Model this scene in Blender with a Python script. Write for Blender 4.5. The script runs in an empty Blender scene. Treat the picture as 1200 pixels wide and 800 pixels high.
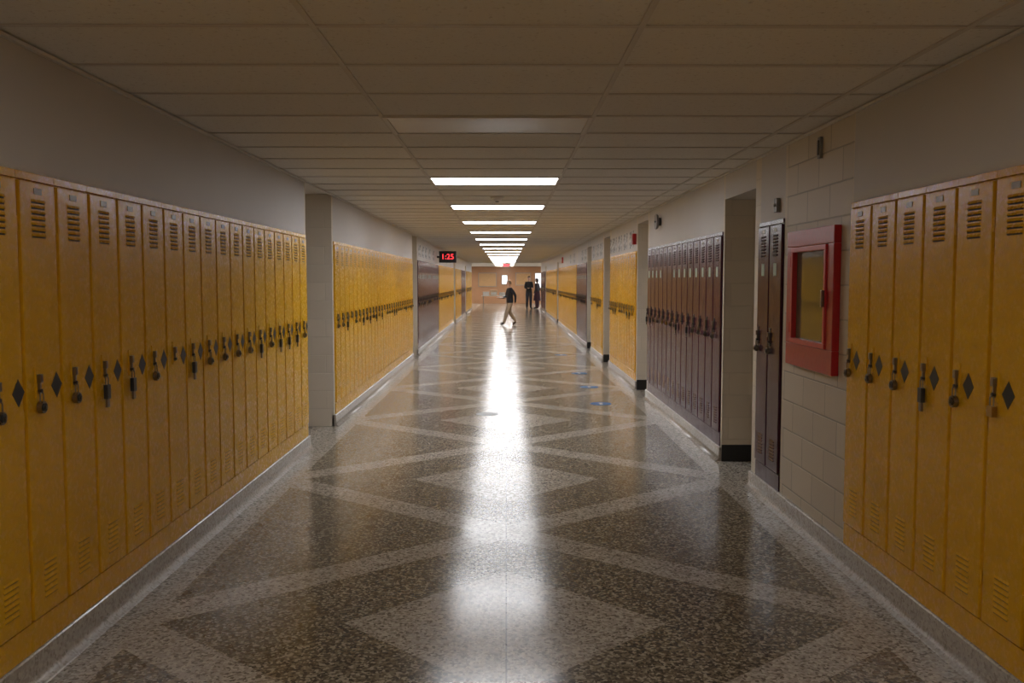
import bpy, bmesh, math, random
from mathutils import Vector, Matrix
random.seed(7)
scene = bpy.context.scene
try:
    scene.view_settings.view_transform = 'Standard'
    scene.view_settings.look = 'None'
except Exception as e:
    print(e)
COL = scene.collection
XL, XR, H = 1.92, 1.94, 2.57
LW = 0.298
LH = 1.93
CURB = 0.13
YB, YE = -6.0, 50.0

# ------------------------------------------------------------ materials
def newmat(name):
    m = bpy.data.materials.new(name); m.use_nodes = True
    nt = m.node_tree; b = nt.nodes['Principled BSDF']
    return m, nt, b
def N(nt, t, **kw):
    n = nt.nodes.new(t)
    for k, v in kw.items(): setattr(n, k, v)
    return n
def setin(nt, sock, v):
    if hasattr(v, 'links') or isinstance(v, bpy.types.NodeSocket): nt.links.new(v, sock)
    else: sock.default_value = v
def M(nt, op, a, b=None, c=None, clamp=False):
    n = N(nt, 'ShaderNodeMath', operation=op); n.use_clamp = clamp
    setin(nt, n.inputs[0], a)
    if b is not None: setin(nt, n.inputs[1], b)
    if c is not None: setin(nt, n.inputs[2], c)
    return n.outputs[0]
def mixc(nt, f, a, b, mode='MIX'):
    n = N(nt, 'ShaderNodeMix', data_type='RGBA', blend_type=mode)
    setin(nt, n.inputs[0], f); setin(nt, n.inputs[6], a); setin(nt, n.inputs[7], b)
    return n.outputs[2]
def ramp(nt, f, stops, interp='LINEAR'):
    n = N(nt, 'ShaderNodeValToRGB'); cr = n.color_ramp; cr.interpolation = interp
    while len(cr.elements) > 1: cr.elements.remove(cr.elements[-1])
    cr.elements[0].position = stops[0][0]; cr.elements[0].color = stops[0][1]
    for p, c in stops[1:]:
        e = cr.elements.new(p); e.color = c
    nt.links.new(f, n.inputs[0]); return n.outputs[0]
def noise(nt, vec, scale, detail=3, rough=.5):
    n = N(nt, 'ShaderNodeTexNoise'); n.inputs['Scale'].default_value = scale
    n.inputs['Detail'].default_value = detail; n.inputs['Roughness'].default_value = rough
    nt.links.new(vec, n.inputs['Vector']); return n.outputs['Fac']
def bump(nt, b, h, strength, dist):
    n = N(nt, 'ShaderNodeBump'); n.inputs['Strength'].default_value = strength
    n.inputs['Distance'].default_value = dist
    nt.links.new(h, n.inputs['Height']); nt.links.new(n.outputs[0], b.inputs['Normal'])
def objco(nt): return N(nt, 'ShaderNodeTexCoord').outputs['Object']
def c4(r, g, b): return (r, g, b, 1)

def simple(name, col, rough=.5, metal=0, var=.12, nscale=12, bstr=.0):
    m, nt, b = newmat(name)
    co = objco(nt); f = noise(nt, co, nscale)
    d = tuple(v*(1-var) for v in col); l = tuple(min(1, v*(1+var)) for v in col)
    nt.links.new(mixc(nt, f, c4(*d), c4(*l)), b.inputs['Base Color'])
    b.inputs['Roughness'].default_value = rough; b.inputs['Metallic'].default_value = metal
    if bstr: bump(nt, b, f, bstr, .01)
    return m
def emis(name, col, s):
    m, nt, b = newmat(name)
    b.inputs['Base Color'].default_value = c4(*col)
    b.inputs['Emission Color'].default_value = c4(*col)
    b.inputs['Emission Strength'].default_value = s
    return m

def locker_paint(name, c_lo, c_hi, grime, rough, spec):
    m, nt, b = newmat(name)
    co = objco(nt)
    rnd = N(nt, 'ShaderNodeObjectInfo').outputs['Random']
    vadd = N(nt, 'ShaderNodeVectorMath', operation='ADD')
    cmb = N(nt, 'ShaderNodeCombineXYZ'); nt.links.new(M(nt, 'MULTIPLY', rnd, 50.0), cmb.inputs[1])
    nt.links.new(co, vadd.inputs[0]); nt.links.new(cmb.outputs[0], vadd.inputs[1])
    v = vadd.outputs[0]
    f1 = noise(nt, v, 2.5, 3)
    f2 = noise(nt, v, 38, 5, .65)
    tone = M(nt, 'ADD', M(nt, 'MULTIPLY', f1, .7), M(nt, 'MULTIPLY', rnd, .3))
    base = mixc(nt, tone, c4(*c_lo), c4(*c_hi))
    g = ramp(nt, f2, [(0.0, c4(1, 1, 1)), (.24, c4(1, 1, 1)), (.34, c4(0, 0, 0))])
    nt.links.new(mixc(nt, M(nt, 'MULTIPLY', g, .25), base, c4(*grime)), b.inputs['Base Color'])
    b.inputs['Specular IOR Level'].default_value = spec
    nt.links.new(M(nt, 'ADD', rough-.03, M(nt, 'MULTIPLY', f2, .08)), b.inputs['Roughness'])
    h = M(nt, 'ADD', M(nt, 'MULTIPLY', noise(nt, v, 5, 2), 1.0), M(nt, 'MULTIPLY', f2, .015))
    bump(nt, b, h, .35, .012)
    return m
m_yel = locker_paint('yellow_enamel', (.68, .345, .005), (.82, .46, .010), (.30, .14, .01), .26, .36)
m_pur = locker_paint('maroon_enamel', (.040, .007, .018), (.075, .014, .034), (.02, .01, .012), .20, .40)
m_slot = simple('vent_slot_dark', (.03, .018, .006), .7)
m_black = simple('black_decal', (.012, .012, .014), .45)
m_chrome = simple('latch_steel', (.26, .22, .17), .32, 1.0)
m_brass = simple('padlock_brass', (.42, .28, .09), .32, 1.0)
m_plate = simple('number_plate', (.30, .26, .20), .4, .6)
m_card = simple('label_card', (.45, .55, .42), .6)

# wall plaster
m_plaster, nt, b = newmat('painted_plaster')
co = objco(nt); f = noise(nt, co, 1.2, 4); f2 = noise(nt, co, 120, 3)
nt.links.new(mixc(nt, f, c4(.60, .57, .55), c4(.68, .65, .62)), b.inputs['Base Color'])
b.inputs['Roughness'].default_value = .55
bump(nt, b, f2, .12, .003)

def blockmat(name, axis, col, mort=.72, ms=.006):
    m, nt, b = newmat(name)
    co = objco(nt)
    sp = N(nt, 'ShaderNodeSeparateXYZ'); nt.links.new(co, sp.inputs[0])
    cm = N(nt, 'ShaderNodeCombineXYZ')
    nt.links.new(sp.outputs[1 if axis == 'y' else 0], cm.inputs[0]); nt.links.new(sp.outputs[2], cm.inputs[1])
    br = N(nt, 'ShaderNodeTexBrick')
    br.inputs['Scale'].default_value = 1.0
    br.inputs['Brick Width'].default_value = .40; br.inputs['Row Height'].default_value = .20
    br.inputs['Mortar Size'].default_value = ms; br.inputs['Mortar Smooth'].default_value = .4
    d = tuple(v*.92 for v in col)
    br.inputs['Color1'].default_value = c4(*col); br.inputs['Color2'].default_value = c4(*d)
    br.inputs['Mortar'].default_value = c4(*[v*mort for v in col])
    nt.links.new(cm.outputs[0], br.inputs['Vector'])
    nt.links.new(br.outputs['Color'], b.inputs['Base Color'])
    b.inputs['Roughness'].default_value = .5
    f2 = noise(nt, co, 90, 4, .7)
    h = M(nt, 'SUBTRACT', M(nt, 'MULTIPLY', f2, .25), br.outputs['Fac'])
    bump(nt, b, h, .55, .006)
    return m
m_blk_y = blockmat('painted_block_side', 'y', (.70, .62, .50), .62, .006)
m_blk_x = blockmat('painted_block_jamb', 'x', (.76, .68, .56), .88, .004)
m_base = simple('black_vinyl_base', (.012, .011, .011), .4)

# terrazzo chip colours
def chips(nt, co, kind):
    v = N(nt, 'ShaderNodeTexVoronoi'); v.inputs['Scale'].default_value = 80
    nt.links.new(co, v.inputs['Vector'])
    s = N(nt, 'ShaderNodeSeparateColor'); nt.links.new(v.outputs['Color'], s.inputs[0])
    if kind == 1:
        return ramp(nt, s.outputs[0], [(0, c4(.17, .14, .11)), (.13, c4(.34, .30, .25)), (.35, c4(.48, .44, .38)), (.75, c4(.60, .56, .49))], 'CONSTANT')
    return ramp(nt, s.outputs[0], [(0, c4(.06, .048, .033)), (.24, c4(.13, .105, .072)), (.52, c4(.24, .20, .14)), (.80, c4(.42, .375, .29))], 'CONSTANT')
m_floor, nt, b = newmat('terrazzo_floor')
co = objco(nt); sp = N(nt, 'ShaderNodeSeparateXYZ'); nt.links.new(co, sp.inputs[0])
ax = M(nt, 'ABSOLUTE', sp.outputs[0])
yl = M(nt, 'PINGPONG', M(nt, 'ADD', sp.outputs[1], -4.17+31.0), 1.55)
dia = M(nt, 'LESS_THAN', M(nt, 'ADD', ax, yl), .77)
q = M(nt, 'ADD', M(nt, 'DIVIDE', ax, 1.85), M(nt, 'DIVIDE', yl, 1.55))
band = M(nt, 'LESS_THAN', M(nt, 'ABSOLUTE', M(nt, 'SUBTRACT', q, 1.0)), .105)
bord = M(nt, 'GREATER_THAN', ax, 1.70)
light = M(nt, 'MAXIMUM', M(nt, 'MAXIMUM', dia, band), bord)
colr = mixc(nt, M(nt, 'MULTIPLY', light, .8), chips(nt, co, 0), chips(nt, co, 1))
cj = M(nt, 'LESS_THAN', ax, .003)
colr = mixc(nt, M(nt, 'MULTIPLY', cj, .8), colr, c4(.03, .025, .02))
nt.links.new(colr, b.inputs['Base Color'])
fn = noise(nt, co, 3.0, 5, .6)
nt.links.new(M(nt, 'ADD', .11, M(nt, 'MULTIPLY', fn, .12)), b.inputs['Roughness'])
b.inputs['IOR'].default_value = 1.5
b.inputs['Specular IOR Level'].default_value = .38
bump(nt, b, noise(nt, co, 1.7, 2), .06, .01)

m_curb, nt, b = newmat('terrazzo_curb')
co = objco(nt)
nt.links.new(mixc(nt, .5, chips(nt, co, 1), c4(.44, .40, .35)), b.inputs['Base Color'])
b.inputs['Roughness'].default_value = .2

# ceiling tile
m_tile, nt, b = newmat('acoustic_ceiling_tile')
co = objco(nt)
sp = N(nt, 'ShaderNodeSeparateXYZ'); nt.links.new(co, sp.inputs[0])
f = noise(nt, co, 45, 4, .7)
ix = M(nt, 'FLOOR', M(nt, 'DIVIDE', M(nt, 'ADD', sp.outputs[0], .716), 1.2205))
iy = M(nt, 'FLOOR', M(nt, 'DIVIDE', M(nt, 'SUBTRACT', sp.outputs[1], 5.23), .61))
cm = N(nt, 'ShaderNodeCombineXYZ'); nt.links.new(ix, cm.inputs[0]); nt.links.new(iy, cm.inputs[1])
wn = N(nt, 'ShaderNodeTexWhiteNoise', noise_dimensions='3D'); nt.links.new(cm.outputs[0], wn.inputs['Vector'])
base = mixc(nt, wn.outputs['Value'], c4(.80, .78, .74), c4(.86, .84, .80))
pits = ramp(nt, f, [(0, c4(.6, .57, .54)), (.34, c4(.8, .78, .76)), (.42, c4(1, 1, 1))])
nt.links.new(mixc(nt, 1.0, base, pits, 'MULTIPLY'), b.inputs['Base Color'])
b.inputs['Roughness'].default_value = .9
bump(nt, b, f, .3, .004)
m_tbar = simple('ceiling_grid_paint', (.67, .63, .58), .5, 0, .05)
m_trimw = simple('white_trim', (.76, .73, .69), .5, 0, .05)
m_lit = emis('lit_diffuser', (.95, .96, 1.0), 17.0)
m_fill = emis('fill_diffuser_warm', (1.0, .97, .93), 14.0)  # for the unseen fill fixtures added behind the camera
m_fill2 = emis('fill_diffuser_dimmed', (1.0, .97, .93), 4.0)  # weaker fill, for the added fixture just above the view
m_lob = emis('lit_diffuser_lobby', (1.0, .98, .95), 20.0)
m_unlit = simple('unlit_diffuser', (.78, .76, .73), .35, 0, .04)
m_red = simple('red_enamel', (.46, .011, .015), .33, 0, .15, 30, .1)
m_red2 = simple('red_enamel_light', (.60, .035, .035), .35, 0, .12, 30)
m_glass = simple('cabinet_glass', (.16, .15, .10), .06, 0, .2, 3)
m_wood = simple('oak_door', (.30, .16, .07), .4, 0, .25, 6)
m_brown = simple('brown_wall', (.44, .23, .12), .25, 0, .2, 2)
m_grey = simple('grey_plastic', (.25, .24, .23), .4)
m_dk = simple('dark_plastic', (.02, .02, .022), .35)
m_white = simple('white_paper', (.80, .79, .77), .6, 0, .05)
m_led = emis('red_led', (1, .04, .05), 2.2)
m_pink = emis('exit_red', (1, .10, .14), 3)
m_blue = simple('blue_sticker', (.02, .16, .42), .4)
m_blue2 = simple('grey_sticker', (.20, .22, .22), .4)
m_poster, nt, b = newmat('poster_art')
co = objco(nt); v = N(nt, 'ShaderNodeTexVoronoi'); v.inputs['Scale'].default_value = 14
nt.links.new(co, v.inputs['Vector'])
nt.links.new(ramp(nt, v.outputs['Distance'], [(0, c4(.03, .03, .04)), (.42, c4(.1, .1, .1)), (.5, c4(.7, .7, .7))]), b.inputs['Base Color'])

# ------------------------------------------------------------ mesh helpers
def bx(bm, x0, x1, y0, y1, z0, z1, mi=0, cham=0, axis='x'):
    if x0 > x1: x0, x1 = x1, x0
    vs = [bm.verts.new(p) for p in ((x0,y0,z0),(x1,y0,z0),(x1,y1,z0),(x0,y1,z0),(x0,y0,z1),(x1,y0,z1),(x1,y1,z1),(x0,y1,z1))]
    fs = []
    for i in ((0,3,2,1),(4,5,6,7),(0,1,5,4),(1,2,6,5),(2,3,7,6),(3,0,4,7)):
        f = bm.faces.new([vs[j] for j in i]); f.material_index = mi; fs.append(f)
    if cham:
        es = list({e for f in fs for e in f.edges})
        r = bmesh.ops.bevel(bm, geom=es, offset=cham, segments=2, affect='EDGES', profile=.7)
        for f in r['faces']: f.material_index = mi
    return vs
def cyl(bm, c, r, h, axis='x', seg=20, mi=0, r2=None):
    rot = {'x': Matrix.Rotation(math.pi/2, 4, 'Y'), 'y': Matrix.Rotation(-math.pi/2, 4, 'X'), 'z': Matrix.Identity(4)}[axis]
    n0 = set(bm.faces)
    bmesh.ops.create_cone(bm, cap_ends=True, segments=seg, radius1=r, radius2=r if r2 is None else r2, depth=h, matrix=Matrix.Translation(c) @ rot)
    for f in set(bm.faces)-n0: f.material_index = mi
def sph(bm, c, s, mi=0, u=12, v=8):
    n0 = set(bm.faces)
    bmesh.ops.create_uvsphere(bm, u_segments=u, v_segments=v, radius=1, matrix=Matrix.Translation(c) @ Matrix.Diagonal((*s, 1)))
    for f in set(bm.faces)-n0: f.material_index = mi; f.smooth = True
def torus(bm, c, R, r, a0, a1, mi=0, seg=10, ms=6):
    rings = []
    for i in range(seg+1):
        a = a0+(a1-a0)*i/seg
        ring = []
        for j in range(ms):
            t = 2*math.pi*j/ms
            rr = R+r*math.cos(t)
            ring.append(bm.verts.new((c[0]+r*math.sin(t), c[1]+rr*math.cos(a), c[2]+rr*math.sin(a))))
        rings.append(ring)
    for i in range(seg):
        for j in range(ms):
            f = bm.faces.new((rings[i][j], rings[i+1][j], rings[i+1][(j+1) % ms], rings[i][(j+1) % ms]))
            f.material_index = mi; f.smooth = True
def mesh_from(bm, name, mats):
    bmesh.ops.recalc_face_normals(bm, faces=bm.faces[:])
    me = bpy.data.meshes.new(name); bm.to_mesh(me); bm.free()
    for m in mats: me.materials.append(m)
    return me
def obj(name, me, loc=(0,0,0), rz=0, parent=None):
    o = bpy.data.objects.new(name, me); COL.objects.link(o)
    o.location = loc; o.rotation_euler = (0, 0, rz)
    if parent: o.parent = parent
    return o
def empty(name, loc=(0,0,0), rz=0):
    e = bpy.data.objects.new(name, None); COL.objects.link(e)
    e.location = loc; e.rotation_euler = (0, 0, rz); e.empty_display_size = .2
    return e

# ------------------------------------------------------------ locker mesh
def locker_mesh(name, paint, side, lock, diamond=True, card=False, W=LW):
    # local: +x = out into the corridor, y 0..W, z 0..LH
    bm = bmesh.new()
    bx(bm, -.33, 0, .0005, W-.0005, 0, LH, 0)
    bx(bm, 0, .004, .0005, .011, .13, LH-.03, 0)
    bx(bm, 0, .004, W-.011, W-.0005, .13, LH-.03, 0)
    bx(bm, 0, .012, .0005, W-.0005, LH-.032, LH, 0, .003)
    bx(bm, 0, .010, .0005, W-.0005, 0, .118, 0, .002)
    bx(bm, 0.001, .019, .013, W-.013, .128, LH-.038, 0, .004)
    c = W/2
    for z0, n, top in ((1.67, 7, True), (.19, 7, False)):
        for i in range(n):
            z = z0 + i*.023
            if top: bx(bm, .0185, .0196, c-.052, c+.052, z, z+.010, 1)
            else: bx(bm, .0185, .0193, c-.050, c+.050, z+.002, z+.005, 1)
            ox = .0255 if top else .0225
            vs = [bm.verts.new(p) for p in ((.019, c-.054, z+.017), (.019, c+.054, z+.017), (ox, c+.050, z+.007), (ox, c-.050, z+.007), (.019, c-.054, z+.0055), (.019, c+.054, z+.0055))]
            for ids in ((0,1,2,3), (3,2,5,4), (0,3,4), (1,5,2)):
                f = bm.faces.new([vs[k] for k in ids]); f.material_index = 0
    bx(bm, .019, .0215, c-.03, c+.03, 1.845, 1.87, 2, .001)
    for z in (.3, .95, 1.72):
        cyl(bm, (.014, W-.009, z), .005, .06, 'z', 8, 0)
    ly = c + (-.055 if side == 'L' else -.085)
    dy = c + (.10 if side == 'L' else .0)
    if diamond:
        s = .055
        vs = [bm.verts.new(p) for p in ((.0205, dy, 1.06-s), (.0205, dy+s*.8, 1.06), (.0205, dy, 1.06+s), (.0205, dy-s*.8, 1.06))]
        vb = [bm.verts.new((.019, v.co.y, v.co.z)) for v in vs]
        bm.faces.new(vs).material_index = 3
        for k in range(4):
            bm.faces.new((vs[k], vb[k], vb[(k+1) % 4], vs[(k+1) % 4])).material_index = 3
    bx(bm, .019, .023, ly-.017, ly+.017, 1.02, 1.15, 0 if paint is m_yel else 5, .001)
    bx(bm, .023, .040, ly-.010, ly+.010, 1.085, 1.12, 4, .003)
    bx(bm, .023, .034, ly-.006, ly+.006, 1.04, 1.09, 4, .002)
    cyl(bm, (.028, ly, 1.052), .008, .022, 'x', 10, 5)
    if lock:
        R = .013; zz = 1.02
        for s in (-1, 1): cyl(bm, (.036, ly+s*R, zz), .0032, .03, 'z', 6, 4)
        torus(bm, (.036, ly, zz+.014), R, .0032, 0, math.pi, 4)
        if lock == 1:
            cyl(bm, (.036, ly, .985), .025, .02, 'x', 20, 4)
            cyl(bm, (.048, ly, .985), .017, .006, 'x', 16, 5)
            cyl(bm, (.053, ly, .985), .007, .008, 'x', 10, 4)
        elif lock == 2:
            bx(bm, .026, .046, ly-.021, ly+.021, .965, 1.008, 6, .003)
        else:
            bx(bm, .026, .046, ly-.018, ly+.018, .94, 1.008, 5, .004)
            bx(bm, .030, .042, ly-.012, ly+.012, .90, .94, 4, .003)
    if card:
        bx(bm, .0195, .0205, c-.035, c+.035, 1.53, 1.62, 7)
    return mesh_from(bm, name, [paint, m_slot, m_plate, m_black, m_chrome, m_dk, m_brass, m_card])
VARS = {}
for side in 'LR':
    for cn, p in (('y', m_yel), ('p', m_pur)):
        VARS[(side, cn)] = [locker_mesh(f'locker_{cn}_{side}{i}', p, side, l, cn == 'y', cn == 'p' and i != 1) for i, l in enumerate((1, 2, 3, 1, 0))]

def bank(side, cn, y0, n):
    nm = 'yellow_locker_bank' if cn == 'y' else 'maroon_locker_bank'
    sx = -XL if side == 'L' else XR
    e = empty(nm, (sx, y0, CURB))
    for i in range(n):
        k = random.choice([0, 0, 1, 2, 2, 3, 4])
        me = VARS[(side, cn)][k]
        if side == 'L':
            o = obj(f'locker_{i+1}', me, (0.0, i*LW, 0), 0, e)
        else:
            o = obj(f'locker_{i+1}', me, (0.0, (i+1)*LW, 0), math.pi, e)
    return y0+n*LW

# ------------------------------------------------------------ layout
L_end = 8.597
left = [('bank', 'y', L_end-36*LW, 36), ('niche', 8.64, 9.93, H), ('bank', 'y', 10.0, 28), ('niche', 18.42, 19.38, H),
        ('bank', 'p', 19.45, 20), ('bank', 'y', 25.55, 24), ('niche', 32.8, 33.9, 2.3), ('bank', 'y', 34.0, 14), ('bank', 'p', 38.3, 12), ('niche', 42, 43, 2.3), ('bank', 'y', 43.1, 22)]
right = [('bank', 'y', 5.03-24*LW, 24), ('block', 5.04, 6.21), ('bank', 'p', 6.26, 2), ('niche', 7.0, 7.98, 2.34),
         ('bank', 'p', 8.02, 14), ('niche', 12.28, 13.25, 2.45), ('bank', 'y', 13.32, 11), ('niche', 16.75, 17.8, 2.45),
         ('bank', 'y', 17.9, 8), ('niche', 20.35, 21.4, 2.4), ('bank', 'p', 21.5, 10), ('bank', 'y', 24.6, 28), ('niche', 33.1, 34, 2.3), ('bank', 'y', 34.1, 30), ('niche', 43.2, 44.1, 2.3), ('bank', 'p', 44.2, 17)]
OUT = 3.3
door_n = [0]
def build_side(side, segs):
    s = -1 if side == 'L' else 1
    X = XL if side == 'L' else XR
    bm = bmesh.new()
    cb = bmesh.new()
    def curb(a, c):
        prof = [(-.02, 0), (-.02, CURB-.001), (.016, CURB-.001), (.022, CURB-.006), (.022, .045), (.026, .028), (.036, .014), (.052, .005), (.06, .001), (.06, 0)]
        r0 = [cb.verts.new((s*(X-p[0]), a, p[1])) for p in prof]
        r1 = [cb.verts.new((s*(X-p[0]), c, p[1])) for p in prof]
        for i in range(len(prof)-1):
            f = cb.faces.new((r0[i], r1[i], r1[i+1], r0[i+1])); f.smooth = 3 < i < 9
        cb.faces.new(r0); cb.faces.new(r1[::-1])
    def solid(a, c, mi):
        bx(bm, s*X, s*OUT, a, c, 0, H, mi)
    y = YB
    cur = YB
    for sg in segs:
        y0 = sg[2] if sg[0] == 'bank' else sg[1]
        if y0 > y+.001: solid(y, y0, 2 if y > -3 else 0)
        if sg[0] == 'bank':
            y1 = bank(side, sg[1], sg[2], sg[3])
            bx(bm, s*X, s*OUT, y0, y1, CURB+LH+.001, H, 0)
            bx(bm, s*(X+.345), s*OUT, y0, y1, 0, CURB+LH, 0)
            y = y1
        elif sg[0] == 'block':
            bx(bm, s*X, s*OUT, sg[1], sg[2], 0, H, 1); y = sg[2]
        else:
            y1 = sg[2]
            curb(cur, y0); cur = y1
            if sg[3] < H: bx(bm, s*X, s*(X+.25), y0, y1, sg[3], H, 0)
            bx(bm, s*(OUT-.1), s*OUT, y0, y1, 0, H, 0)
            if side == 'R': bx(bm, s*(X+.002), s*(OUT-.1), y1-.006, y1, 0, .15, 3)
            door_n[0] += 1
            d = empty(f'door_{door_n[0]}', (s*(OUT-.1), (y0+y1)/2, 0))
            w = (y1-y0)/2-.06
            db = bmesh.new()
            xo = -s
            bx(db, xo*.001, xo*.045, -w+.05, w-.05, .01, 2.03, 0, .004)
            d1 = obj('leaf', mesh_from(db, 'leaf', [m_wood]), parent=d)
            db = bmesh.new()
            bx(db, xo*.001, xo*.07, -w, -w+.05, 0, 2.09, 0); bx(db, xo*.001, xo*.07, w-.05, w, 0, 2.09, 0); bx(db, xo*.001, xo*.07, -w+.05, w-.05, 2.04, 2.09, 0)
            obj('frame', mesh_from(db, 'frame', [m_grey]), parent=d)
            db = bmesh.new()
            cyl(db, (xo*.07, w-.12, 1.0), .01, .05, 'x'); sph(db, (xo*.10, w-.12, 1.0), (.025, .028, .028))
            obj('knob', mesh_from(db, 'knob', [m_chrome]), parent=d)
            y = y1
    if y < YE: solid(y, YE, 2)
    curb(cur, YE)
    obj('wall_left' if side == 'L' else 'wall_right', mesh_from(bm, 'wall', [m_plaster, m_blk_y, m_blk_x, m_base]))
    obj('baseboard_left' if side == 'L' else 'baseboard_right', mesh_from(cb, 'curb', [m_curb]))
    tb = bmesh.new()
    bx(tb, s*(X-.022), s*(X-.001), YB, YE, H-.018, H-.004, 0)
    obj('trim_1' if side == 'L' else 'trim_2', mesh_from(tb, 'trim', [m_trimw]))
build_side('L', left)
build_side('R', right)

# floor / ceiling
bm = bmesh.new(); bx(bm, -6, 6, YB-.2, 63, -.1, 0, 0)
obj('floor', mesh_from(bm, 'floor', [m_floor]))
bm = bmesh.new(); bx(bm, -6, 6, YB-.2, 63, H+.004, H+.1, 0)
obj('ceiling', mesh_from(bm, 'ceiling', [m_tile]))
bm = bmesh.new()
for x in (-.716, .505, 1.7255):
    bx(bm, x-.012, x+.012, YB, 50, H-.004, H+.0035, 0)
k0 = int((YB-5.23)/.61)
for k in range(k0, 74):
    y = 5.23+.61*k
    bx(bm, -XL+.001, XR-.001, y-.012, y+.012, H-.003, H+.003, 0)
obj('ceiling_grid', mesh_from(bm, 'grid', [m_tbar]))

# back wall, lobby
bm = bmesh.new(); bx(bm, -OUT, OUT, YB-.2, YB, 0, H, 0)
obj('wall_back', mesh_from(bm, 'wall_back', [m_plaster]))
bm = bmesh.new()
bx(bm, -6, -OUT, YE-.2, YE, 0, H, 0); bx(bm, OUT, 6, YE-.2, YE, 0, H, 0)
bx(bm, -6, -5.8, YE, 63, 0, H, 0); bx(bm, 5.8, 6, YE, 63, 0, H, 0)
bx(bm, -5.8, 5.8, 62.8, 63, 0, H, 1)
obj('wall_end', mesh_from(bm, 'wall_end', [m_plaster, m_brown]))
def framed(name, x, z0, z1, w, mat, y=62.8):
    e = empty(name, (x, y, 0))
    b2 = bmesh.new(); bx(b2, -w/2, w/2, -.03, -.001, z0, z1, 0, .004); obj('panel', mesh_from(b2, 'p', [mat]), parent=e)
    b2 = bmesh.new()
    for a, c, d, f in ((-w/2-.04, -w/2, z0-.04, z1+.04), (w/2, w/2+.04, z0-.04, z1+.04), (-w/2, w/2, z1, z1+.04), (-w/2, w/2, z0-.04, z0)):
        bx(b2, a, c, -.05, -.001, d, f, 0)
    obj('frame', mesh_from(b2, 'f', [m_grey]), parent=e)
m_board = simple('cork_board', (.5, .3, .14), .7, 0, .3, 20)
framed('notice_board', -1.3, 1.2, 2.1, 1.2, m_board)
framed('notice_board', 1.2, 1.3, 2.1, 1.0, m_board)
framed('window_1', 2.3, 1.1, 2.1, .5, emis('daylight_pane', (.9, .95, 1), 1.2))
framed('window_2', -.1, 1.35, 1.95, .35, bpy.data.materials['daylight_pane'])

# ------------------------------------------------------------ ceiling fixtures
def fixture(k, mat, x0=-.716, x1=.505, y=None):
    y = 5.23+3.05*k if y is None else y
    e = empty('ceiling_light', ((x0+x1)/2, y+.305, H))
    w = (x1-x0)/2-.014; d = .305-.014
    b2 = bmesh.new(); bx(b2, -w, w, -d, d, -.002, .002, 0)
    obj('diffuser', mesh_from(b2, 'diffuser', [mat]), parent=e)
    b2 = bmesh.new()
    for a, c, p, q2 in ((-w-.012, -w+.012, -d-.012, d+.012), (w-.012, w+.012, -d-.012, d+.012), (-w+.012, w-.012, -d-.012, -d+.012), (-w+.012, w-.012, d-.012, d+.012)):
        bx(b2, a, c, p, q2, -.009, .003, 0)
    obj('frame', mesh_from(b2, 'frame', [m_trimw]), parent=e)
fixture(0, m_unlit)
for k in range(1, 15): fixture(k, m_lit)
fixture(-3, m_fill); fixture(-2, m_fill); fixture(-1, m_fill2)  # unseen fill fixtures, added to brighten the near end and the jambs
for y in (51.5, 54.5, 57.5, 60.5):
    fixture(0, m_lob, y=y)
    fixture(0, m_lob, 2.9, 4.1, y); fixture(0, m_lob, -4.1, -2.9, y)  # side rows are out of view, added to brighten the lobby
bm = bmesh.new()
cyl(bm, (0, 0, -.012), .075, .02, 'z', 28); cyl(bm, (0, 0, -.036), .045, .03, 'z', 28, 0, .06)
cyl(bm, (0, 0, -.056), .02, .012, 'z', 16, 1)
obj('smoke_detector', mesh_from(bm, 'sd', [m_trimw, m_grey]), (-.1, 10.2, H-.002))

# ------------------------------------------------------------ fire hose cabinet
e = empty('fire_hose_cabinet', (XR, 5.62, 1.07))
b2 = bmesh.new()
w, h, t = .43, .88, .105
bx(b2, -.045, -.001, -w, w, 0, t+.04, 0, .006); bx(b2, -.045, -.001, -w, w, h-t, h, 0, .006)
bx(b2, -.045, -.001, -w, -w+t, t+.04, h-t, 0, .006); bx(b2, -.045, -.001, w-t, w, t+.04, h-t, 0, .006)
obj('frame', mesh_from(b2, 'hf', [m_red]), parent=e)
b2 = bmesh.new(); g = .035
y0, y1, z0, z1 = -w+t, w-t, t+.04, h-t
bx(b2, -.055, -.012, y0+.003, y1-.003, z0+.003, z0+g, 0, .004); bx(b2, -.055, -.012, y0+.003, y1-.003, z1-g, z1-.003, 0, .004)
bx(b2, -.055, -.012, y0+.003, y0+g, z0+g, z1-g, 0, .004); bx(b2, -.055, -.012, y1-g, y1-.003, z0+g, z1-g, 0, .004)
bx(b2, -.075, -.056, y0+.004, y0+.022, .40, .50, 1, .003)
for z in (.25, .68): cyl(b2, (-.05, y1, z), .008, .07, 'z', 10, 0)
obj('door_frame', mesh_from(b2, 'hd', [m_red2, m_chrome]), parent=e)
b2 = bmesh.new(); bx(b2, -.022, -.016, y0+g-.002, y1-g+.002, z0+g-.002, z1-g+.002, 0)
obj('glass', mesh_from(b2, 'hg', [m_glass]), parent=e)

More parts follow.
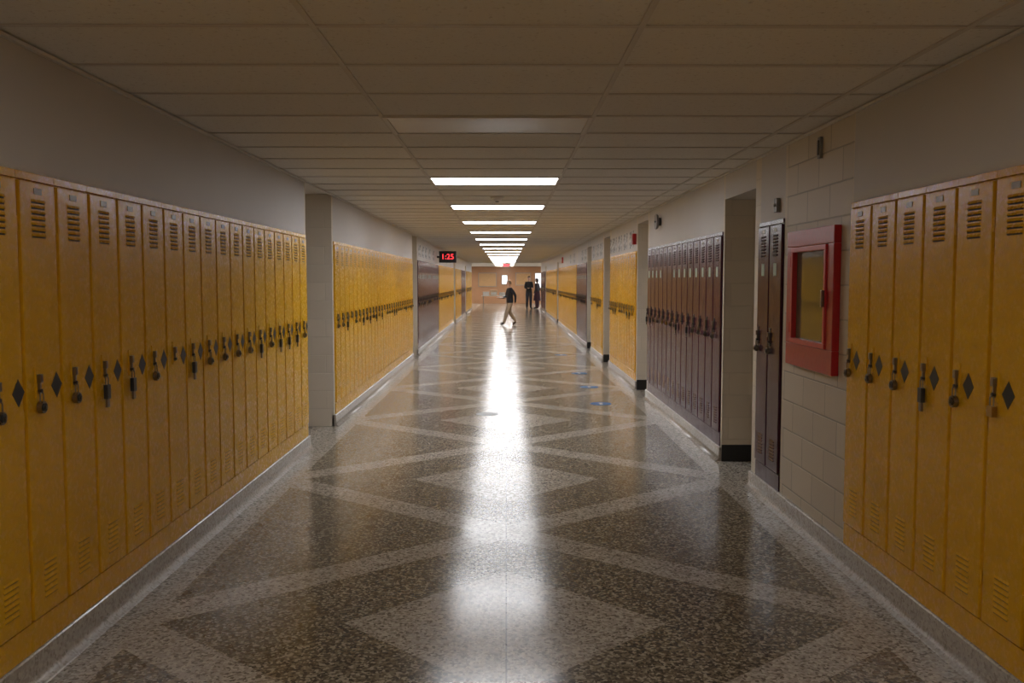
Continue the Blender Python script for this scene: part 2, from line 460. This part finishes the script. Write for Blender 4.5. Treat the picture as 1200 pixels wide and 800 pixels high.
bm = bmesh.new(); bx(bm, -.02, -.001, -.022, .022, -.065, .065, 0, .003); bx(bm, -.026, -.02, -.012, .012, -.045, .045, 1, .002)
obj('wall_temperature_sensor', mesh_from(bm, 'ws', [m_grey, m_dk]), (XR, 5.56, 2.44))
bm = bmesh.new(); bx(bm, -.03, -.001, -.03, .03, -.05, .05, 0, .004); cyl(bm, (-.035, 0, 0), .012, .01, 'x', 12, 1)
obj('wall_switch_box', mesh_from(bm, 'wb', [m_grey, m_chrome]), (XR, 6.4, 2.16))
bm = bmesh.new(); cyl(bm, (-.02, 0, 0), .05, .04, 'x', 20, 1); cyl(bm, (-.05, 0, 0), .10, .03, 'x', 28, 0, .085); cyl(bm, (-.07, 0, 0), .012, .015, 'x', 12, 1)
obj('wall_bell', mesh_from(bm, 'bell', [m_grey, m_dk]), (XR, 11.3, 2.36))
bm = bmesh.new(); bx(bm, -.055, -.001, -.065, .065, -.08, .08, 0, .006); bx(bm, -.075, -.055, -.03, .03, -.03, .05, 1, .004)
obj('fire_alarm_strobe', mesh_from(bm, 'fa', [m_red, m_white]), (XR, 13.45, 2.24))
bm = bmesh.new(); bx(bm, -.05, -.001, -.06, .06, -.1, .1, 0, .006); bx(bm, -.065, -.05, -.03, .03, -.03, .05, 1, .004)
obj('fire_alarm_strobe', mesh_from(bm, 'fa', [m_red, m_white]), (XR, 30.5, 2.3))

def poster(side, y, z, w, h):
    b2 = bmesh.new(); s = -1 if side == 'L' else 1
    X = XL if side == 'L' else XR
    bx(b2, -.004*s, -.001*s, -w/2, w/2, -h/2, h/2, 0)
    obj('wall_poster', mesh_from(b2, 'poster', [m_poster]), (s*X, y, z))
for y in (13.9, 14.6, 15.3, 16.0, 16.5): poster('R', y, 2.25, .42, .26)
for y in (18.3, 19.0, 19.8, 21.9, 22.8, 25.5, 27): poster('R', y, 2.25, .42, .26)
for y in (20.0, 20.8, 21.6, 22.6, 23.8, 26.5, 29): poster('L', y, 2.28, .45, .27)

for x, y, m in ((1.25, 11.75, m_blue), (1.27, 13.6, m_blue), (1.28, 15.6, m_blue), (-.23, 10.85, m_blue2), (1.2, 19.5, m_blue)):
    bm = bmesh.new(); cyl(bm, (0, 0, .001), .14, .002, 'z', 32)
    bx(bm, -.02, .02, -.08, .03, .002, .0035, 1)
    vs = [bm.verts.new(p) for p in ((-.05, .03, .0035), (.05, .03, .0035), (0, .09, .0035))]
    bm.faces.new(vs).material_index = 1
    obj('floor_sticker', mesh_from(bm, 'st', [m, m_white if m is m_blue else m_grey]), (x, y, .0005))

# ------------------------------------------------------------ digital clock
def text_obj(name, body, size, mat, loc, rot, parent):
    cu = bpy.data.curves.new(name, 'FONT'); cu.body = body; cu.size = size; cu.align_x = 'CENTER'; cu.align_y = 'CENTER'
    cu.extrude = .003; cu.materials.append(mat)
    o = bpy.data.objects.new(name, cu); COL.objects.link(o)
    o.parent = parent; o.location = loc; o.rotation_euler = rot
    return o
e = empty('digital_wall_clock', (-1.62, 25.0, 2.27))
b2 = bmesh.new(); bx(b2, -.24, .24, -.05, .05, -.16, .16, 0, .01)
bx(b2, -.31, -.24, -.02, .02, -.03, .03, 0)
obj('case', mesh_from(b2, 'cc', [m_dk]), parent=e)
text_obj('digits', '1:25', .21, m_led, (0, -.054, 0), (math.pi/2, 0, 0), e)

e = empty('exit_sign', (.02, 47.5, 2.40))
b2 = bmesh.new(); bx(b2, -.20, .20, -.03, .03, -.10, .10, 0, .006); cyl(b2, (0, 0, .13), .01, .07, 'z', 10, 0)
obj('housing', mesh_from(b2, 'eh', [m_white]), parent=e)
text_obj('letters', 'EXIT', .16, m_pink, (0, -.034, 0), (math.pi/2, 0, 0), e)

# ------------------------------------------------------------ folding table with boxes
m_cloth = simple('table_cloth', (.72, .68, .62), .8)
e = empty('folding_table', (-.65, 51.5, 0))
b2 = bmesh.new()
bx(b2, -.75, .75, -.38, .38, .71, .74, 0, .006)
for sx in (-.65, .65):
    for sy in (-.3, .3): cyl(b2, (sx, sy, .355), .014, .71, 'z', 10, 1)
    cyl(b2, (sx, 0, .2), .011, .6, 'y', 10, 1)
obj('table', mesh_from(b2, 'tb', [m_cloth, m_grey]), parent=e)
m_cb = simple('cardboard', (.55, .42, .28), .8)
for i, (x, w, h) in enumerate(((-.5, .18, .22), (-.05, .2, .32), (.42, .16, .18))):
    b2 = bmesh.new(); bx(b2, -w, w, -.15, .15, 0, h, 0, .004)
    bx(b2, -w, w, -.28, -.15, h-.01, h, 0); bx(b2, -w+.04, w-.04, -.153, -.1505, .05, h*.6, 1)
    obj('open_box', mesh_from(b2, 'ob', [m_white if i != 1 else m_cb, m_white]), (-.65+x, 51.5, .7405))

# ------------------------------------------------------------ people
def person(name, loc, rz, J, arms, mats, hairlong=False, skirt=False, Ht=1.7):
    P, R, E, roots = [], [], [], []
    def add(p, r): P.append(Vector(p)); R.append(r if isinstance(r, tuple) else (r, r)); return len(P)-1
    def ed(a, b2, lab): E.append((a, b2, lab))
    pel = add(J['pelvis'], (.145, .12)); roots.append(pel)
    wst = add(J['waist'], (.14, .11)); ch = add(J['chest'], (.175, .125)); ub = add(J['neckbase'], (.085, .07)); nk = add(J['neck'], .052)
    hd = add(J['headbase'], .05)
    ed(pel, wst, 9); ed(wst, ch, 9); ed(ch, ub, 1); ed(ub, nk, 0); ed(nk, hd, 0)
    for sd, sgn in (('l', 1), ('r', -1)):
        sh = add(J['sh_'+sd], .074); el = add(J['el_'+sd], .054); wr = add(J['wr_'+sd], .032)
        ed(ch, sh, 1); ed(sh, el, 1); ed(el, wr, 1)
        d = (P[wr]-P[el]).normalized()
        pm = add(P[wr]+d*.05, (.030, .022)); ed(wr, pm, 0)
        side = Vector((1, 0, 0)) - d*d.x
        if side.length < .2: side = Vector((0, 0, 1)) - d*d.z
        side.normalize()
        inn = d.cross(side)
        if inn.y*sgn > 0: inn = -inn
        for i, (off, ln) in enumerate(((.024, .065), (.008, .075), (-.008, .07), (-.024, .055))):
            a = add(P[pm]+side*off+d*.01, .009); roots.append(a)
            c = add(P[a]+d*ln*.6+inn*.005, .008); f = add(P[c]+d*ln*.45+inn*.02, .0065)
            ed(a, c, 0); ed(c, f, 0)
        a = add(P[wr]+d*.025+side*.018, .011); roots.append(a)
        c = add(P[a]+d*.03+side*.028, .009); f = add(P[c]+d*.028+side*.006, .0075); ed(a, c, 0); ed(c, f, 0)
        hp = add(J['hip_'+sd], .108); kn = add(J['kn_'+sd], .080); cf = add(J['kn_'+sd].lerp(J['an_'+sd], .35)-Vector((.012, 0, 0)), .076); an = add(J['an_'+sd], .058)
        heel = J['an_'+sd]; toe = J['toe_'+sd]
        bl = add(heel.lerp(toe, .65), (.050, .038)); tt = add(toe, (.038, .028))
        ed(pel, hp, 9); ed(hp, kn, 9); ed(kn, cf, 2); ed(cf, an, 2); ed(an, bl, 3); ed(bl, tt, 3)
    me = bpy.data.meshes.new('skel'); me.from_pydata([tuple(p) for p in P], [(a, b2) for a, b2, _ in E], [])
    o = bpy.data.objects.new('skel', me); COL.objects.link(o)
    sk = o.modifiers.new('Skin', 'SKIN'); sk.use_smooth_shade = True
    sv = me.skin_vertices[0].data
    for i, r in enumerate(R): sv[i].radius = r; sv[i].use_root = i in roots
    ss = o.modifiers.new('Sub', 'SUBSURF'); ss.levels = 3; ss.render_levels = 3
    dg = bpy.context.evaluated_depsgraph_get(); dg.update()
    body = bpy.data.meshes.new_from_object(o.evaluated_get(dg))
    bpy.data.objects.remove(o)
    bm = bmesh.new(); bm.from_mesh(body)
    hem = J['pelvis'].z-.06
    bmesh.ops.bisect_plane(bm, geom=bm.verts[:]+bm.edges[:]+bm.faces[:], plane_co=(0, 0, hem), plane_no=(0, 0, 1))
    for f in bm.faces:
        c = f.calc_center_median(); best = 9; lab = 0
        for a, b2, l in E:
            A, B = P[a], P[b2]; AB = B-A; t = max(0, min(1, (c-A).dot(AB)/AB.length_squared))
            dd = (c-(A+AB*t)).length-.6*(R[a][0]*(1-t)+R[b2][0]*t)
            if dd < best: best = dd; lab = l
        if lab == 9: lab = 1 if c.z > hem else 2
        f.material_index = lab; f.smooth = True
    hc = J['head']
    r = bmesh.ops.create_uvsphere(bm, u_segments=28, v_segments=20, radius=1)
    for v in r['verts']:
        x, y, z = v.co
        sx, sy, sz = .094, .074, .115
        if z < 0: sy *= 1+.28*z; sx *= 1+.12*z
        px, py, pz = x*sx, y*sy, z*sz
        if x > .75:
            if abs(y) < .28 and -.35 < z < .12: px += .020*(1-abs(y)/.28)*(1-abs(z+.18)/.34)
            if .08 < z < .2 and .2 < abs(y) < .6: px -= .004
        if x > .4 and z < -.75: px += .010
        v.co = Vector((px, py, pz))+hc
    hs = set(r['verts'])
    for f in bm.faces:
        if all(v in hs for v in f.verts): f.material_index = 0; f.smooth = True
    r = bmesh.ops.create_uvsphere(bm, u_segments=28, v_segments=20, radius=1)
    kill = []
    for v in r['verts']:
        x, y, z = v.co
        lowlim = -.45 if not hairlong else -1.2
        if z < (.42 if x > .35 else lowlim): kill.append(v)
        st = 1.35 if (hairlong and x < .1 and z < 0) else 1.0
        v.co = Vector((x*.102-.006, y*.084, z*.124*st+.004))+hc
    hv = set(r['verts'])
    for f in bm.faces:
        if all(v in hv for v in f.verts): f.material_index = 4; f.smooth = True
    bmesh.ops.delete(bm, geom=kill, context='VERTS')
    for s in (-1, 1):
        sph(bm, hc+Vector((.082, s*.030, .006)), (.011, .014, .008), 5, 10, 6)
        sph(bm, hc+Vector((.091, s*.030, .006)), (.004, .006, .006), 6, 8, 6)
        sph(bm, hc+Vector((-.005, s*.078, -.01)), (.020, .010, .030), 0, 10, 6)
    sph(bm, hc+Vector((.084, 0, -.060)), (.010, .024, .006), 7, 10, 6)
    if skirt:
        z0, z1 = J['pelvis'].z+.05, .48
        rings = []
        for i in range(6):
            t = i/5; rr = .17+.08*t; ring = []
            for j in range(28):
                a = 2*math.pi*j/28; w = 1+.05*math.sin(a*7)*t
                ring.append(bm.verts.new((rr*.85*w*math.cos(a), rr*w*math.sin(a), z0+(z1-z0)*t)))
            rings.append(ring)
        for i in range(5):
            for j in range(28):
                f = bm.faces.new((rings[i][j], rings[i][(j+1) % 28], rings[i+1][(j+1) % 28], rings[i+1][j])); f.material_index = 2; f.smooth = True
    zmin = min(v.co.z for v in bm.verts)
    sc = Ht/1.74
    for v in bm.verts: v.co = Vector((v.co.x*sc, v.co.y*sc, (v.co.z-zmin)*sc))
    me = mesh_from(bm, name, mats+[simple('eye_white', (.7, .7, .68), .3), m_dk, simple('lips', (.4, .14, .12), .5)])
    return obj(name, me, loc, rz)
V = Vector
def stand(armsbent=False):
    J = dict(pelvis=V((0,0,.95)), waist=V((.01,0,1.09)), chest=V((0,0,1.29)), neckbase=V((-.01,0,1.44)), neck=V((0,0,1.51)), headbase=V((.01,0,1.57)), head=V((.022,0,1.635)))
    for s, g in (('l', 1), ('r', -1)):
        J['sh_'+s] = V((0, g*.165, 1.405)); J['el_'+s] = V((-.03, g*.235, 1.12)); J['wr_'+s] = V((.06, g*.235, .90))
        if armsbent: J['el_'+s] = V((-.02, g*.21, 1.13)); J['wr_'+s] = V((.22, g*.11, 1.12))
        J['hip_'+s] = V((0, g*.085, .90)); J['kn_'+s] = V((.015, g*.10, .50)); J['an_'+s] = V((-.01, g*.11, .09)); J['toe_'+s] = V((.17, g*.13, .03))
    return J
def walk():
    J = stand()
    J['el_l'] = V((-.14, .22, 1.15)); J['wr_l'] = V((-.12, .22, .90))
    J['el_r'] = V((.05, -.22, 1.13)); J['wr_r'] = V((.25, -.16, 1.08))
    J['kn_l'] = V((.19, .09, .52)); J['an_l'] = V((.30, .09, .11)); J['toe_l'] = V((.47, .10, .075))
    J['kn_r'] = V((-.03, -.09, .50)); J['an_r'] = V((-.30, -.10, .155)); J['toe_r'] = V((-.16, -.11, .03))
    J['head'] = V((.045, 0, 1.63)); J['headbase'] = V((.02, 0, 1.57))
    return J
skin = simple('skin', (.62, .38, .28), .5, 0, .06)
w1 = person('walking_student', (.14, 32.4, 0), math.radians(205), walk(), None,
       [skin, simple('navy_jacket', (.015, .018, .03), .7), simple('khaki_trousers', (.42, .34, .25), .8), simple('brown_shoes', (.06, .04, .03), .5), simple('light_brown_hair', (.22, .14, .08), .6)], Ht=1.62)
bm = bmesh.new(); bx(bm, -.11, .11, -.15, .15, -.004, .004, 0); bx(bm, -.105, .112, -.148, .152, .0045, .008, 0)
obj('paper_sheets', mesh_from(bm, 'ps', [m_white]), parent=w1, loc=(.30, -.10, 1.0))
person('standing_man', (1.28, 50.3, 0), math.radians(-75), stand(True), None,
       [skin, simple('black_sweater', (.02, .02, .022), .8), simple('dark_trousers', (.03, .03, .04), .8), simple('black_shoes', (.01, .01, .01), .4), simple('dark_hair', (.03, .02, .015), .5)], Ht=1.84)
person('standing_woman', (1.76, 50.9, 0), math.radians(150), stand(False), None,
       [skin, simple('charcoal_top', (.04, .035, .05), .8), simple('plum_skirt', (.07, .03, .05), .8), simple('black_boots', (.01, .01, .01), .4), simple('dark_brown_hair', (.04, .025, .02), .5)], True, True, 1.72)

# ------------------------------------------------------------ world + camera
w = bpy.data.worlds.new('World'); scene.world = w; w.use_nodes = True
w.node_tree.nodes['Background'].inputs[0].default_value = (.5, .5, .5, 1)
w.node_tree.nodes['Background'].inputs[1].default_value = .05
cam = bpy.data.cameras.new('camera'); cam.lens = 31.5; cam.sensor_width = 36; cam.clip_end = 200; cam.clip_start = .05
co = bpy.data.objects.new('camera', cam); COL.objects.link(co)
co.location = (0, 0, 1.63); co.rotation_euler = (math.radians(90-3.92), 0, math.radians(-.38))
scene.camera = co
